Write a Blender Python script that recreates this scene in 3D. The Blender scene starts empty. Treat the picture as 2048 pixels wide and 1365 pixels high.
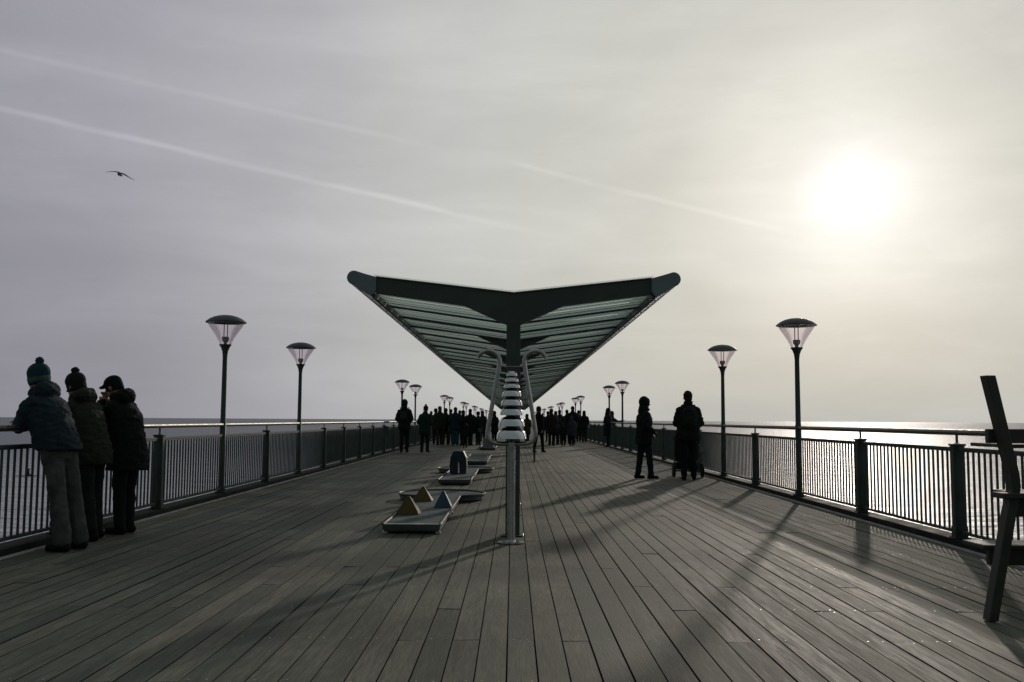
import bpy, bmesh, math, random
from mathutils import Vector, Matrix, Euler, noise
random.seed(7)
PI = math.pi
R = math.radians
scene = bpy.context.scene
col = scene.collection

# ------------------------------------------------------------------ camera
F_PX = 1900.0
CAM_H = 1.22
PITCH, YAW, ROLL = math.atan((840.3 - 682.5) / F_PX), R(0.09), R(0.32)
cd = bpy.data.cameras.new('camera'); cam = bpy.data.objects.new('camera', cd); col.objects.link(cam)
cd.sensor_width = 36.0; cd.lens = 36.0 * F_PX / 2048.0
cd.clip_start = 0.05; cd.clip_end = 60000
cam.location = (0, 0, CAM_H)
RM = Matrix.Rotation(YAW, 3, 'Z') @ Matrix.Rotation(PI / 2 + PITCH, 3, 'X') @ Matrix.Rotation(ROLL, 3, 'Z')
cam.rotation_euler = RM.to_euler()
scene.camera = cam

def ray(px, py):
    return (RM @ Vector((px - 1024, -(py - 682.5), -F_PX))).normalized()
def ground(px, py, h=0.0):
    d = ray(px, py); t = (h - CAM_H) / d.z
    return Vector((d.x * t, d.y * t, h))
def at(px, py, y):
    d = ray(px, py); t = y / d.y
    return Vector((d.x * t, y, CAM_H + d.z * t))

# ------------------------------------------------------------------ sun, sky, exposure
SUN_EL, SUN_AZ = 13.2, 20.0            # degrees above the horizon, degrees right of the pier axis
sd = Vector((math.sin(R(SUN_AZ)) * math.cos(R(SUN_EL)), math.cos(R(SUN_AZ)) * math.cos(R(SUN_EL)), math.sin(R(SUN_EL))))
ld = bpy.data.lights.new('sun', 'SUN'); ld.energy = 1.3; ld.angle = R(1.5); ld.color = (1.0, 0.88, 0.77)
sun = bpy.data.objects.new('sun', ld); col.objects.link(sun)
sun.rotation_euler = sd.to_track_quat('Z', 'Y').to_euler()

scene.view_settings.view_transform = 'Standard'
scene.view_settings.look = 'None'
scene.view_settings.exposure = 0.0
scene.view_settings.gamma = 1.0
scene.view_settings.use_curve_mapping = False

world = bpy.data.worlds.new('World'); scene.world = world; world.use_nodes = True
wn = world.node_tree; wn.nodes.clear()
class NT:
    def __init__(s, t): s.t = t
    def n(s, typ, **kw):
        o = s.t.nodes.new(typ)
        for k, v in kw.items():
            if k.startswith('i_'): o.inputs[k[2:].replace('_', ' ')].default_value = v
            else: setattr(o, k, v)
        return o
    def l(s, a, b): s.t.links.new(a, b)
    def math(s, op, a, b=None, c=None, clamp=False):
        o = s.t.nodes.new('ShaderNodeMath'); o.operation = op; o.use_clamp = clamp
        for i, v in enumerate((a, b, c)):
            if v is None: continue
            if isinstance(v, (int, float)): o.inputs[i].default_value = v
            else: s.l(v, o.inputs[i])
        return o.outputs[0]
    def vec(s, op, a, b=None):
        o = s.t.nodes.new('ShaderNodeVectorMath'); o.operation = op
        for i, v in enumerate((a, b)):
            if v is None: continue
            if isinstance(v, (tuple, list, Vector)): o.inputs[i].default_value = tuple(v)
            else: s.l(v, o.inputs[i])
        return o
    def mix(s, fac, a, b, blend='MIX'):
        o = s.t.nodes.new('ShaderNodeMix'); o.data_type = 'RGBA'; o.blend_type = blend
        for sock, v in ((o.inputs[0], fac), (o.inputs[6], a), (o.inputs[7], b)):
            if isinstance(v, (int, float)): sock.default_value = v
            elif isinstance(v, (tuple, list)): sock.default_value = (*v[:3], 1)
            else: s.l(v, sock)
        return o.outputs[2]
    def ramp(s, fac, stops, interp='LINEAR'):
        o = s.t.nodes.new('ShaderNodeValToRGB'); cr = o.color_ramp; cr.interpolation = interp
        while len(cr.elements) < len(stops): cr.elements.new(0.5)
        for e, (p, c) in zip(cr.elements, stops):
            e.position = p; e.color = (*c, 1) if len(c) == 3 else c
        s.l(fac, o.inputs[0]); return o.outputs[0]
    def maprange(s, v, a, b, c, d, smooth=True):
        o = s.t.nodes.new('ShaderNodeMapRange'); o.interpolation_type = 'SMOOTHSTEP' if smooth else 'LINEAR'
        s.l(v, o.inputs[0])
        for i, x in zip((1, 2, 3, 4), (a, b, c, d)): o.inputs[i].default_value = x
        return o.outputs[0]
W = NT(wn)
tc = W.n('ShaderNodeTexCoord')
D = tc.outputs['Generated']
cosang = W.vec('DOT_PRODUCT', D, sd).outputs['Value']
ang = W.math('DIVIDE', W.math('ARCCOSINE', W.math('MINIMUM', cosang, 0.999999)), PI)      # 0 at the sun .. 1 opposite
sep = W.n('ShaderNodeSeparateXYZ'); W.l(D, sep.inputs[0])
# veil brightness falls away from the sun (thin high cloud scattering forward)
warp = W.n('ShaderNodeTexNoise', noise_dimensions='3D'); warp.inputs['Scale'].default_value = 2.2; warp.inputs['Detail'].default_value = 3
W.l(D, warp.inputs['Vector'])
angw = W.math('ADD', ang, W.math('MULTIPLY', W.math('SUBTRACT', warp.outputs['Fac'], 0.5), 0.045))
angw = W.math('MAXIMUM', angw, W.math('MULTIPLY', ang, 0.5))
d_ = 1 / 180.0
veil = W.ramp(angw, [
    (0.0, (2.0, 1.95, 1.85)), (1.8 * d_, (1.35, 1.32, 1.27)), (2.9 * d_, (0.97, 0.965, 0.93)), (4.4 * d_, (0.83, 0.825, 0.78)), (6.8 * d_, (0.715, 0.708, 0.66)),
    (10 * d_, (0.600, 0.598, 0.553)), (15 * d_, (0.565, 0.568, 0.528)), (21 * d_, (0.56, 0.568, 0.545)), (27 * d_, (0.512, 0.516, 0.510)), (33 * d_, (0.437, 0.436, 0.458)),
    (43 * d_, (0.333, 0.328, 0.370)), (55 * d_, (0.275, 0.274, 0.318)), (80 * d_, (0.185, 0.210, 0.208)), (105 * d_, (0.125, 0.150, 0.150)), (180 * d_, (0.105, 0.128, 0.130))])
# soft cloud banks, stretched along the horizon
mp = W.n('ShaderNodeMapping'); mp.inputs['Rotation'].default_value = (R(4), R(-9), R(15)); mp.inputs['Scale'].default_value = (1.6, 1.6, 7.5)
W.l(D, mp.inputs['Vector'])
cn = W.n('ShaderNodeTexNoise'); cn.inputs['Scale'].default_value = 1.7; cn.inputs['Detail'].default_value = 6; cn.inputs['Roughness'].default_value = 0.52
cn.inputs['Distortion'].default_value = 0.35
W.l(mp.outputs[0], cn.inputs['Vector'])
mp2 = W.n('ShaderNodeMapping'); mp2.inputs['Rotation'].default_value = (R(0), R(22), R(-10)); mp2.inputs['Scale'].default_value = (1.8, 3, 8)
W.l(D, mp2.inputs['Vector'])
cn2 = W.n('ShaderNodeTexNoise'); cn2.inputs['Scale'].default_value = 2.9; cn2.inputs['Detail'].default_value = 8; cn2.inputs['Roughness'].default_value = 0.6
cn2.inputs['Distortion'].default_value = 0.6
W.l(mp2.outputs[0], cn2.inputs['Vector'])
cl = W.maprange(cn.outputs['Fac'], 0.3, 0.72, 0.945, 1.05)
cl2 = W.maprange(cn2.outputs['Fac'], 0.35, 0.72, 0.97, 1.04)
m = W.math('MULTIPLY', W.math('MULTIPLY', cl, cl2), W.maprange(sep.outputs['Z'], 0.02, 0.24, 0.915, 1.02))
# lighter thin haze in a belt above the left horizon, dull violet bank near the horizon itself
# contrails: thin bands along great circles of the sky
def contrail(p1, p2, w, strength, tmin, tmax, seed):
    a, b = ray(*p1), ray(*p2)
    nrm = a.cross(b).normalized(); along = (b - a).normalized()
    wob = W.n('ShaderNodeTexNoise'); wob.inputs['Scale'].default_value = 9 + seed; wob.inputs['Detail'].default_value = 5
    W.l(D, wob.inputs['Vector'])
    dist = W.math('ADD', W.vec('DOT_PRODUCT', D, nrm).outputs['Value'], W.math('MULTIPLY', W.math('SUBTRACT', wob.outputs['Fac'], 0.5), w * 1.2))
    core = W.maprange(W.math('ABSOLUTE', dist), 0, w, 1, 0)
    t = W.vec('DOT_PRODUCT', D, along).outputs['Value']
    ta, tb = a.dot(along), b.dot(along)
    env = W.math('MULTIPLY', W.maprange(t, ta + (tb - ta) * (tmin - 0.1), ta + (tb - ta) * tmin, 0, 1), W.maprange(t, ta + (tb - ta) * (tmax - 0.45), ta + (tb - ta) * tmax, 1, 0))
    front = W.math('GREATER_THAN', W.vec('DOT_PRODUCT', D, (a + b).normalized()).outputs['Value'], 0.3)
    br = W.maprange(wob.outputs['Fac'], 0.3, 0.65, 0.45, 1.0)
    return W.math('MULTIPLY', W.math('MULTIPLY', W.math('MULTIPLY', core, env), W.math('MULTIPLY', br, front)), strength)
tr = contrail((0, 216), (1090, 470), 0.0048, 0.085, -0.8, 1.12, 0)
tr = W.math('ADD', tr, contrail((230, 152), (790, 278), 0.0045, 0.04, -0.5, 1.25, 1))
tr = W.math('ADD', tr, contrail((1060, 335), (1600, 472), 0.0045, 0.06, 0.0, 1.15, 2))
tr = W.math('ADD', tr, contrail((60, 120), (640, 235), 0.03, 0.028, -0.6, 1.3, 3))
tr = W.math('ADD', tr, contrail((500, 330), (1500, 560), 0.03, 0.022, -0.6, 1.3, 4))
vm = W.vec('SCALE', veil); W.l(m, vm.inputs['Scale'])
tv = W.n('ShaderNodeCombineXYZ'); [W.l(tr, tv.inputs[i]) for i in range(3)]
total = W.vec('ADD', vm.outputs[0], tv.outputs[0]).outputs[0]
bg1 = W.n('ShaderNodeBackground'); W.l(total, bg1.inputs['Color']); bg1.inputs['Strength'].default_value = 1.0
sky = W.n('ShaderNodeTexSky'); sky.sky_type = 'NISHITA'; sky.sun_disc = False
sky.sun_elevation = R(SUN_EL); sky.sun_rotation = R(SUN_AZ); sky.dust_density = 4; sky.altitude = 10
bg2 = W.n('ShaderNodeBackground'); W.l(sky.outputs[0], bg2.inputs['Color']); bg2.inputs['Strength'].default_value = 0.0015
ad = W.n('ShaderNodeAddShader'); W.l(bg1.outputs[0], ad.inputs[0]); W.l(bg2.outputs[0], ad.inputs[1])
wo = W.n('ShaderNodeOutputWorld'); W.l(ad.outputs[0], wo.inputs['Surface'])

# ------------------------------------------------------------------ materials
def new_mat(name):
    m = bpy.data.materials.new(name); m.use_nodes = True
    t = NT(m.node_tree); p = m.node_tree.nodes['Principled BSDF']
    return m, t, p
def simple(name, c, rough=0.6, metal=0.0, var=0.25, scale=6.0, bump=0.15, bscale=60, spec=0.5, coords='Object'):
    m, t, p = new_mat(name)
    co = t.n('ShaderNodeTexCoord').outputs[coords]
    nz = t.n('ShaderNodeTexNoise'); nz.inputs['Scale'].default_value = scale; nz.inputs['Detail'].default_value = 5
    t.l(co, nz.inputs['Vector'])
    f = t.maprange(nz.outputs['Fac'], 0.3, 0.7, 0, 1)
    t.l(t.mix(f, tuple(x * (1 - var) for x in c), tuple(min(1, x * (1 + var)) for x in c)), p.inputs['Base Color'])
    t.l(t.maprange(nz.outputs['Fac'], 0.3, 0.7, max(0.02, rough - 0.08), min(1, rough + 0.08)), p.inputs['Roughness'])
    p.inputs['Metallic'].default_value = metal
    p.inputs['Specular IOR Level'].default_value = spec
    if bump:
        nb = t.n('ShaderNodeTexNoise'); nb.inputs['Scale'].default_value = bscale; nb.inputs['Detail'].default_value = 4
        t.l(co, nb.inputs['Vector'])
        b = t.n('ShaderNodeBump'); b.inputs['Strength'].default_value = bump; b.inputs['Distance'].default_value = 0.004
        t.l(nb.outputs['Fac'], b.inputs['Height']); t.l(b.outputs[0], p.inputs['Normal'])
    return m
M = {}
M['green_metal'] = simple('green_painted_steel', (0.042, 0.064, 0.055), 0.55, 0.0, 0.25, 3, 0.2, 90, 0.3)
M['beam_paint'] = simple('dark_grey_green_paint', (0.045, 0.062, 0.054), 0.5, 0.0, 0.2, 3, 0.1, 60)
M['slat_old'] = simple('pale_green_soffit_paint', (0.30, 0.38, 0.33), 0.55, 0.0, 0.22, 2.2, 0.15, 40)
def translucent(name, c, k=0.75):
    m = simple(name, c, 0.6, 0, 0.2, 2.2, 0.1, 40, 0.2)
    t = NT(m.node_tree); p = m.node_tree.nodes['Principled BSDF']; out = m.node_tree.nodes['Material Output']
    tl = t.n('ShaderNodeBsdfTranslucent'); tl.inputs[0].default_value = (*c, 1)
    mx = t.n('ShaderNodeMixShader'); mx.inputs[0].default_value = k
    t.l(p.outputs[0], mx.inputs[1]); t.l(tl.outputs[0], mx.inputs[2]); t.l(mx.outputs[0], out.inputs['Surface'])
    return m
M['slat'] = translucent('pale_green_glazed_soffit', (0.86, 0.91, 0.88), 0.85)
M['cap_paint'] = simple('slate_blue_paint', (0.16, 0.205, 0.215), 0.5, 0.0, 0.1, 5, 0.05)
M['edge_metal'] = simple('pale_edge_trim', (0.60, 0.58, 0.56), 0.35, 0.2, 0.15, 4, 0.1)
M['roof'] = translucent('milky_roof_glazing', (0.85, 0.90, 0.88), 0.9)
t_ = NT(M['roof'].node_tree); out_ = M['roof'].node_tree.nodes['Material Output']
tp_ = t_.n('ShaderNodeBsdfTransparent'); tp_.inputs[0].default_value = (.9, .93, .91, 1); ms_ = t_.n('ShaderNodeMixShader'); ms_.inputs[0].default_value = .75
src_ = out_.inputs['Surface'].links[0].from_socket
t_.l(src_, ms_.inputs[1]); t_.l(tp_.outputs[0], ms_.inputs[2]); t_.l(ms_.outputs[0], out_.inputs['Surface'])
M['steel'] = simple('brushed_stainless_steel', (0.44, 0.43, 0.40), 0.28, 1.0, 0.12, 14, 0.06, 220)
M['rail_steel'] = simple('weathered_stainless_rail', (0.17, 0.17, 0.14), 0.5, 1.0, 0.18, 8, 0.05, 200)
M['chrome'] = simple('polished_steel', (0.78, 0.78, 0.80), 0.05, 1.0, 0.04, 10, 0.02, 40)
M['black_metal'] = simple('black_metal', (0.012, 0.014, 0.014), 0.45, 0, 0.2)
M['zinc'] = simple('zinc_screw', (0.42, 0.40, 0.37), 0.52, 1.0, 0.2, 40, 0)
M['lane'] = simple('mottled_grey_lane', (0.065, 0.090, 0.092), 0.7, 0, 0.45, 4, 0.3, 50, 0.25)
M['lane_frame'] = simple('lane_frame_steel', (0.10, 0.11, 0.10), 0.4, 0.7, 0.2)
M['yellow'] = simple('faded_yellow_paint', (0.095, 0.066, 0.008), 0.75, 0, 0.25, 8)
M['blue'] = simple('faded_blue_paint', (0.020, 0.060, 0.115), 0.6, 0, 0.2, 8)
M['navy'] = simple('dark_blue_paint', (0.010, 0.030, 0.048), 0.55, 0, 0.2, 8)
M['white'] = simple('white_plastic', (0.55, 0.52, 0.48), 0.5, 0, 0.1)
M['chair_wood'] = simple('oiled_dark_timber', (0.042, 0.042, 0.034), 0.6, 0, 0.3, 5, 0.4, 35)
M['skin'] = simple('skin', (0.33, 0.17, 0.11), 0.55, 0, 0.1, 20, 0.1, 80)
M['rubber'] = simple('black_rubber', (0.012, 0.012, 0.012), 0.8)
M['bulb'] = simple('lamp_holder_enamel', (0.35, 0.36, 0.36), 0.4)
def cloth(name, c, var=0.3): 
    m = simple(name, c, 0.9, 0, var, 9, 0.5, 160, 0.2)
    return m

# glass of the lamps: clear, slightly tinted acrylic
def glass_mat():
    m, t, p = new_mat('lamp_acrylic')
    out = m.node_tree.nodes['Material Output']
    tr_ = t.n('ShaderNodeBsdfTransparent'); tr_.inputs[0].default_value = (0.975, 0.95, 0.965, 1)
    gl = t.n('ShaderNodeBsdfGlossy'); gl.inputs['Roughness'].default_value = 0.08; gl.inputs[0].default_value = (0.9, 0.88, 0.9, 1)
    fr = t.n('ShaderNodeFresnel'); fr.inputs['IOR'].default_value = 1.4
    mx = t.n('ShaderNodeMixShader'); t.l(t.math('MULTIPLY', fr.outputs[0], 0.35), mx.inputs[0]); t.l(tr_.outputs[0], mx.inputs[1]); t.l(gl.outputs[0], mx.inputs[2])
    t.l(mx.outputs[0], out.inputs['Surface']); return m
M['glass'] = glass_mat()

def deck_mat():
    m, t, p = new_mat('weathered_deck_timber')
    tcn = t.n('ShaderNodeTexCoord'); co = tcn.outputs['Object']
    geo = t.n('ShaderNodeNewGeometry'); rnd = geo.outputs['Random Per Island']
    off = t.n('ShaderNodeCombineXYZ'); t.l(t.math('MULTIPLY', rnd, 37.0), off.inputs[0]); t.l(t.math('MULTIPLY', rnd, 91.0), off.inputs[1])
    cv = t.vec('ADD', co, off.outputs[0]).outputs[0]
    mpn = t.n('ShaderNodeMapping'); mpn.inputs['Scale'].default_value = (26, 1.6, 1); t.l(cv, mpn.inputs['Vector'])
    g = t.n('ShaderNodeTexNoise'); g.inputs['Scale'].default_value = 1.0; g.inputs['Detail'].default_value = 8; g.inputs['Roughness'].default_value = 0.62; g.inputs['Distortion'].default_value = 1.4
    t.l(mpn.outputs[0], g.inputs['Vector'])
    mpf = t.n('ShaderNodeMapping'); mpf.inputs['Scale'].default_value = (160, 7, 1); t.l(cv, mpf.inputs['Vector'])
    gf = t.n('ShaderNodeTexNoise'); gf.inputs['Scale'].default_value = 1.0; gf.inputs['Detail'].default_value = 5; t.l(mpf.outputs[0], gf.inputs['Vector'])
    big = t.n('ShaderNodeTexNoise'); big.inputs['Scale'].default_value = 0.55; big.inputs['Detail'].default_value = 6; t.l(co, big.inputs['Vector'])
    base = t.mix(rnd, (0.064, 0.077, 0.055), (0.150, 0.146, 0.108))
    dark = t.vec('SCALE', base); t.l(t.maprange(g.outputs['Fac'], 0.3, 0.7, 0.62, 1.28), dark.inputs['Scale'])
    d2 = t.vec('SCALE', dark.outputs[0]); t.l(t.maprange(gf.outputs['Fac'], 0.3, 0.7, 0.80, 1.18), d2.inputs['Scale'])
    d3 = t.vec('SCALE', d2.outputs[0]); t.l(t.maprange(big.outputs['Fac'], 0.35, 0.66, 0.72, 1.28), d3.inputs['Scale'])
    # grit and pale scuffs
    gr = t.n('ShaderNodeTexNoise'); gr.inputs['Scale'].default_value = 95; gr.inputs['Detail'].default_value = 3; t.l(co, gr.inputs['Vector'])
    d4 = t.mix(t.maprange(gr.outputs['Fac'], 0.58, 0.75, 0, 0.35), d3.outputs[0], (0.16, 0.15, 0.13))
    t.l(d4, p.inputs['Base Color'])
    rr = t.math('ADD', t.maprange(g.outputs['Fac'], 0.3, 0.7, 0.64, 0.78), t.math('MULTIPLY', rnd, 0.08))
    t.l(rr, p.inputs['Roughness'])
    p.inputs['Specular IOR Level'].default_value = 0.22
    hh = t.math('ADD', t.math('MULTIPLY', gf.outputs['Fac'], 0.6), t.math('ADD', t.math('MULTIPLY', g.outputs['Fac'], 0.5), t.math('MULTIPLY', gr.outputs['Fac'], 0.35)))
    b = t.n('ShaderNodeBump'); b.inputs['Strength'].default_value = 0.4; b.inputs['Distance'].default_value = 0.004
    t.l(hh, b.inputs['Height']); t.l(b.outputs[0], p.inputs['Normal'])
    return m
M['deck'] = deck_mat()
M['under'] = simple('gap_shade_grime', (0.006, 0.007, 0.006), 0.9)  # near-black: grime on board edges plus gap shade put into the colour
M['kerb'] = simple('kerb_timber', (0.030, 0.034, 0.029), 0.85, 0, 0.35, 3, 0.4, 40, 0.12)

def sea_mat():
    m, t, p = new_mat('sea_water')
    co = t.n('ShaderNodeTexCoord').outputs['Object']
    p.inputs['Base Color'].default_value = (0.055, 0.062, 0.068, 1)
    p.inputs['IOR'].default_value = 1.33
    p.inputs['Specular IOR Level'].default_value = 0.5
    def nz(sx, sy, sc, det, dist=0.0, rot=0):
        a = t.n('ShaderNodeMapping'); a.inputs['Scale'].default_value = (sx, sy, 1); a.inputs['Rotation'].default_value = (0, 0, R(rot)); t.l(co, a.inputs['Vector'])
        n_ = t.n('ShaderNodeTexNoise'); n_.inputs['Scale'].default_value = sc; n_.inputs['Detail'].default_value = det; n_.inputs['Distortion'].default_value = dist
        t.l(a.outputs[0], n_.inputs['Vector']); return n_.outputs['Fac']
    w1 = nz(0.35, 1.0, 0.16, 3, 0.3, 4)         # swell
    w2 = nz(0.5, 1.0, 0.9, 5, 0.4, -8)          # chop
    w3 = nz(0.8, 1.0, 4.0, 4, 0.2, 12)          # ripples
    h = t.math('ADD', t.math('MULTIPLY', w1, 2.2), t.math('ADD', t.math('MULTIPLY', w2, 0.95), t.math('MULTIPLY', w3, 0.16)))
    b = t.n('ShaderNodeBump'); b.inputs['Strength'].default_value = 0.85; b.inputs['Distance'].default_value = 0.8
    t.l(h, b.inputs['Height']); t.l(b.outputs[0], p.inputs['Normal'])
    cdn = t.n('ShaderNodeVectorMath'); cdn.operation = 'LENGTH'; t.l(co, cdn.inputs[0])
    t.l(t.maprange(cdn.outputs['Value'], 60, 1500, 0.46, 0.60, False), p.inputs['Roughness'])
    # breaking streaks of foam, shore-parallel
    fo = nz(0.10, 1.0, 0.11, 8, 1.2, 3)
    ff = t.maprange(t.math('MULTIPLY', t.maprange(fo, 0.56, 0.66, 0, 1), t.maprange(w2, 0.45, 0.65, 0, 1)), 0, 1, 0, 0.75)
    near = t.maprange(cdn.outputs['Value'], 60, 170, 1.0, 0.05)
    t.l(t.mix(t.math('MULTIPLY', ff, near), t.mix(t.maprange(cdn.outputs['Value'], 40, 260, 0, 1), (0.42, 0.43, 0.46), (0.19, 0.21, 0.25)), (0.55, 0.55, 0.55)), p.inputs['Base Color'])  # paler near the pier: bright sky reflection painted into the base colour
    return m
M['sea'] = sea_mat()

# ------------------------------------------------------------------ mesh helpers
class MB:
    def __init__(s): s.v = []; s.f = []
    def add(s, vs, fs, mat=None):
        o = len(s.v)
        s.v += [tuple(mat @ Vector(v)) if mat else tuple(v) for v in vs]
        s.f += [tuple(i + o for i in f) for f in fs]
        return s
    def box(s, lo, hi, mat=None):
        x0, y0, z0 = lo; x1, y1, z1 = hi
        return s.add([(x0, y0, z0), (x1, y0, z0), (x1, y1, z0), (x0, y1, z0), (x0, y0, z1), (x1, y0, z1), (x1, y1, z1), (x0, y1, z1)],
                     [(3, 2, 1, 0), (4, 5, 6, 7), (0, 1, 5, 4), (1, 2, 6, 5), (2, 3, 7, 6), (3, 0, 4, 7)], mat)
    def tube(s, pts, rad, n=10, cap=True, squash=1.0):
        pts = [Vector(p) for p in pts]
        rs = rad if isinstance(rad, (list, tuple)) else [rad] * len(pts)
        o = len(s.v); up = None
        for i, p in enumerate(pts):
            d = (pts[min(i + 1, len(pts) - 1)] - pts[max(i - 1, 0)]).normalized()
            if up is None:
                up = Vector((0, 0, 1)) if abs(d.z) < 0.9 else Vector((1, 0, 0))
            a = d.cross(up).normalized(); up = a.cross(d).normalized()
            for k in range(n):
                th = 2 * PI * k / n
                s.v.append(tuple(p + (a * math.cos(th) + up * math.sin(th) * squash) * rs[i]))
        for i in range(len(pts) - 1):
            for k in range(n):
                k2 = (k + 1) % n
                s.f.append((o + i * n + k, o + i * n + k2, o + (i + 1) * n + k2, o + (i + 1) * n + k))
        if cap:
            s.f.append(tuple(o + k for k in reversed(range(n)))); e = o + (len(pts) - 1) * n
            s.f.append(tuple(e + k for k in range(n)))
        return s
    def lathe(s, prof, c=(0, 0, 0), n=24):
        o = len(s.v)
        for r, z in prof:
            for k in range(n):
                th = 2 * PI * k / n
                s.v.append((c[0] + r * math.cos(th), c[1] + r * math.sin(th), c[2] + z))
        for i in range(len(prof) - 1):
            for k in range(n):
                k2 = (k + 1) % n
                s.f.append((o + i * n + k, o + i * n + k2, o + (i + 1) * n + k2, o + (i + 1) * n + k))
        return s
    def prism(s, poly, axis, a, b):
        """poly in the two remaining axes, extruded on axis from a to b"""
        n = len(poly); vs = []
        for t in (a, b):
            for p in poly:
                vs.append({'x': (t, p[0], p[1]), 'y': (p[0], t, p[1]), 'z': (p[0], p[1], t)}[axis])
        fs = [tuple(range(n)), tuple(range(2 * n - 1, n - 1, -1))]
        for i in range(n):
            j = (i + 1) % n; fs.append((i, i + n, j + n, j))
        return s.add(vs, fs)
    def mesh(s, name, mat, smooth=False, bevel=0):
        me = bpy.data.meshes.new(name); me.from_pydata(s.v, [], s.f)
        bm = bmesh.new(); bm.from_mesh(me)
        bmesh.ops.recalc_face_normals(bm, faces=bm.faces)
        if bevel:
            bmesh.ops.bevel(bm, geom=[e for e in bm.edges if e.is_manifold and e.calc_face_angle(0) > 0.5], offset=bevel, segments=1, affect='EDGES')
        bm.to_mesh(me); bm.free()
        me.materials.append(mat)
        if smooth:
            for p in me.polygons: p.use_smooth = True
            try: me.set_sharp_from_angle(angle=R(40))
            except Exception: pass
        me.update(); return me
    def build(s, name, mat, parent=None, smooth=False, bevel=0):
        return link(name, s.mesh(name, mat, smooth, bevel), parent)
def link(name, me, parent=None, loc=None):
    o = bpy.data.objects.new(name, me); col.objects.link(o)
    if parent: o.parent = parent
    if loc: o.location = loc
    return o
def tag(o, label=None, cat=None, group=None, kind=None):
    for k, v in (('label', label), ('category', cat), ('group', group), ('kind', kind)):
        if v: o[k] = v
    return o
def thing(name, label, cat, loc=(0, 0, 0), rz=0, group=None):
    o = bpy.data.objects.new(name, None); col.objects.link(o)
    o.empty_display_size = 0.2
    o.location = loc; o.rotation_euler = (0, 0, rz)
    return tag(o, label, cat, group)
def kids(o): return [c for c in col.objects if c.parent == o]
def copy_tree(o, parent=None):
    c = o.copy(); col.objects.link(c)
    if parent: c.parent = parent
    for ch in kids(o): copy_tree(ch, c)
    return c

# ------------------------------------------------------------------ setting: sea
SEA = -5.5
mb = MB()
rings = [0, 40, 90, 180, 400, 1000, 3000, 9000, 25000, 50000]; n = 48
vs = [(0, 0, 0)]; fs = []
for r_ in rings[1:]:
    for k in range(n): vs.append((r_ * math.cos(2 * PI * k / n), r_ * math.sin(2 * PI * k / n), 0))
for k in range(n): fs.append((0, 1 + k, 1 + (k + 1) % n))
for i in range(len(rings) - 2):
    for k in range(n):
        a = 1 + i * n + k; b = 1 + i * n + (k + 1) % n; fs.append((a, b, b + n, a + n))
mb.add(vs, fs)
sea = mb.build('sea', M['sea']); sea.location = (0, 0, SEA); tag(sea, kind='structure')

# ------------------------------------------------------------------ setting: pier deck
XC = -0.04
BW = 0.152; XIN = 4.33; DECK_END = 215.0; JO = 0.87; J0 = 5.39
mb = MB(); sc_ = MB()
x = -0.026; top_f = []
while x > XC - XIN - BW * 0.3: x -= BW
bi = 0
rd = random.Random(3)
while x < XC + XIN:
    x0, x1 = max(x, XC - XIN), min(x + BW, XC + XIN)
    bi += 1
    # alternate boards break on neighbouring joists
    k = -14 + (bi % 2) + rd.choice((0, 0, 0, 0, 2))
    y = J0 + k * JO
    wide = 0.0072 if bi % 3 else 0.0095
    while y < DECK_END:
        L = JO * rd.choice((4, 4, 4, 4, 4, 6))
        y1 = min(y + L, DECK_END)
        dz = rd.uniform(-0.0022, 0.0022); tl = rd.uniform(-0.0016, 0.0016); g = wide * rd.uniform(0.7, 1.2)
        if x1 - x0 > 0.03:
            xa, xb, ya, yb = x0 + g * 0.5, x1 - g * 0.5, y + 0.002, y1 - 0.002
            c = 0.0012
            za, zb = dz + tl, dz - tl
            o = [(xa, ya, -0.03), (xb, ya, -0.03), (xb, yb, -0.03), (xa, yb, -0.03),
                 (xa, ya, za - c), (xb, ya, zb - c), (xb, yb, zb - c), (xa, yb, za - c),
                 (xa + c, ya + c * .6, za), (xb - c, ya + c * .6, zb), (xb - c, yb - c * .6, zb), (xa + c, yb - c * .6, za)]
            f = [(8, 9, 10, 11)]
            for i in range(4):
                j = (i + 1) % 4; f += [(i, j, 4 + j, 4 + i), (4 + i, 4 + j, 8 + j, 8 + i)]
            mb.add(o, f); top_f.append(len(mb.f) - len(f))
            if ya < 16:
                yy = ya + 0.03; kk = 0
                while yy < min(yb, 17):
                    if yy > 3 :
                        for fx in (0.22, 0.78):
                            if rd.random() < 0.38:
                                cx = xa + (xb - xa) * fx + rd.uniform(-.006, .006); cy = yy + rd.uniform(-.01, .01); zz = za + (zb - za) * fx + 0.0006
                                tx, ty = rd.uniform(-.25, .25), rd.uniform(-.25, .25)
                                rr = 0.0058; nn = 7; ci = len(sc_.v)
                                for q in range(nn):
                                    ax, ay = rr * math.cos(2 * PI * q / nn), rr * math.sin(2 * PI * q / nn)
                                    sc_.v.append((cx + ax, cy + ay, zz + 0.0016 + ax * tx * .5 + ay * ty * .5))
                                sc_.f.append(tuple(ci + q for q in range(nn)))
                                for q in range(nn): pass
                    kk += 1
                    yy = ya + 0.03 + kk * JO if (ya + 0.03 + kk * JO) < yb - 0.1 else (yb - 0.03 if yy < yb - 0.031 else 1e9)
        y = y1
    x += BW
deck = mb.build('deck', M['deck']); tag(deck, kind='structure')
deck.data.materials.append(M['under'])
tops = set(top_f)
for p in deck.data.polygons: p.material_index = 0 if p.index in tops else 1  # board sides coloured dark for grime and for the shade in the gaps
sw = sc_.build('screw_heads', M['zinc'], deck); tag(sw, 'small bright screw heads set into the deck boards', kind='stuff')
mb = MB(); mb.box((XC - 4.66, -12, -0.5), (XC + 4.66, DECK_END, -0.034))
jo = mb.build('deck_frame', M['under'], deck)  # dark sheet below the boards, its colour carrying the shade of the gaps
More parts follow.
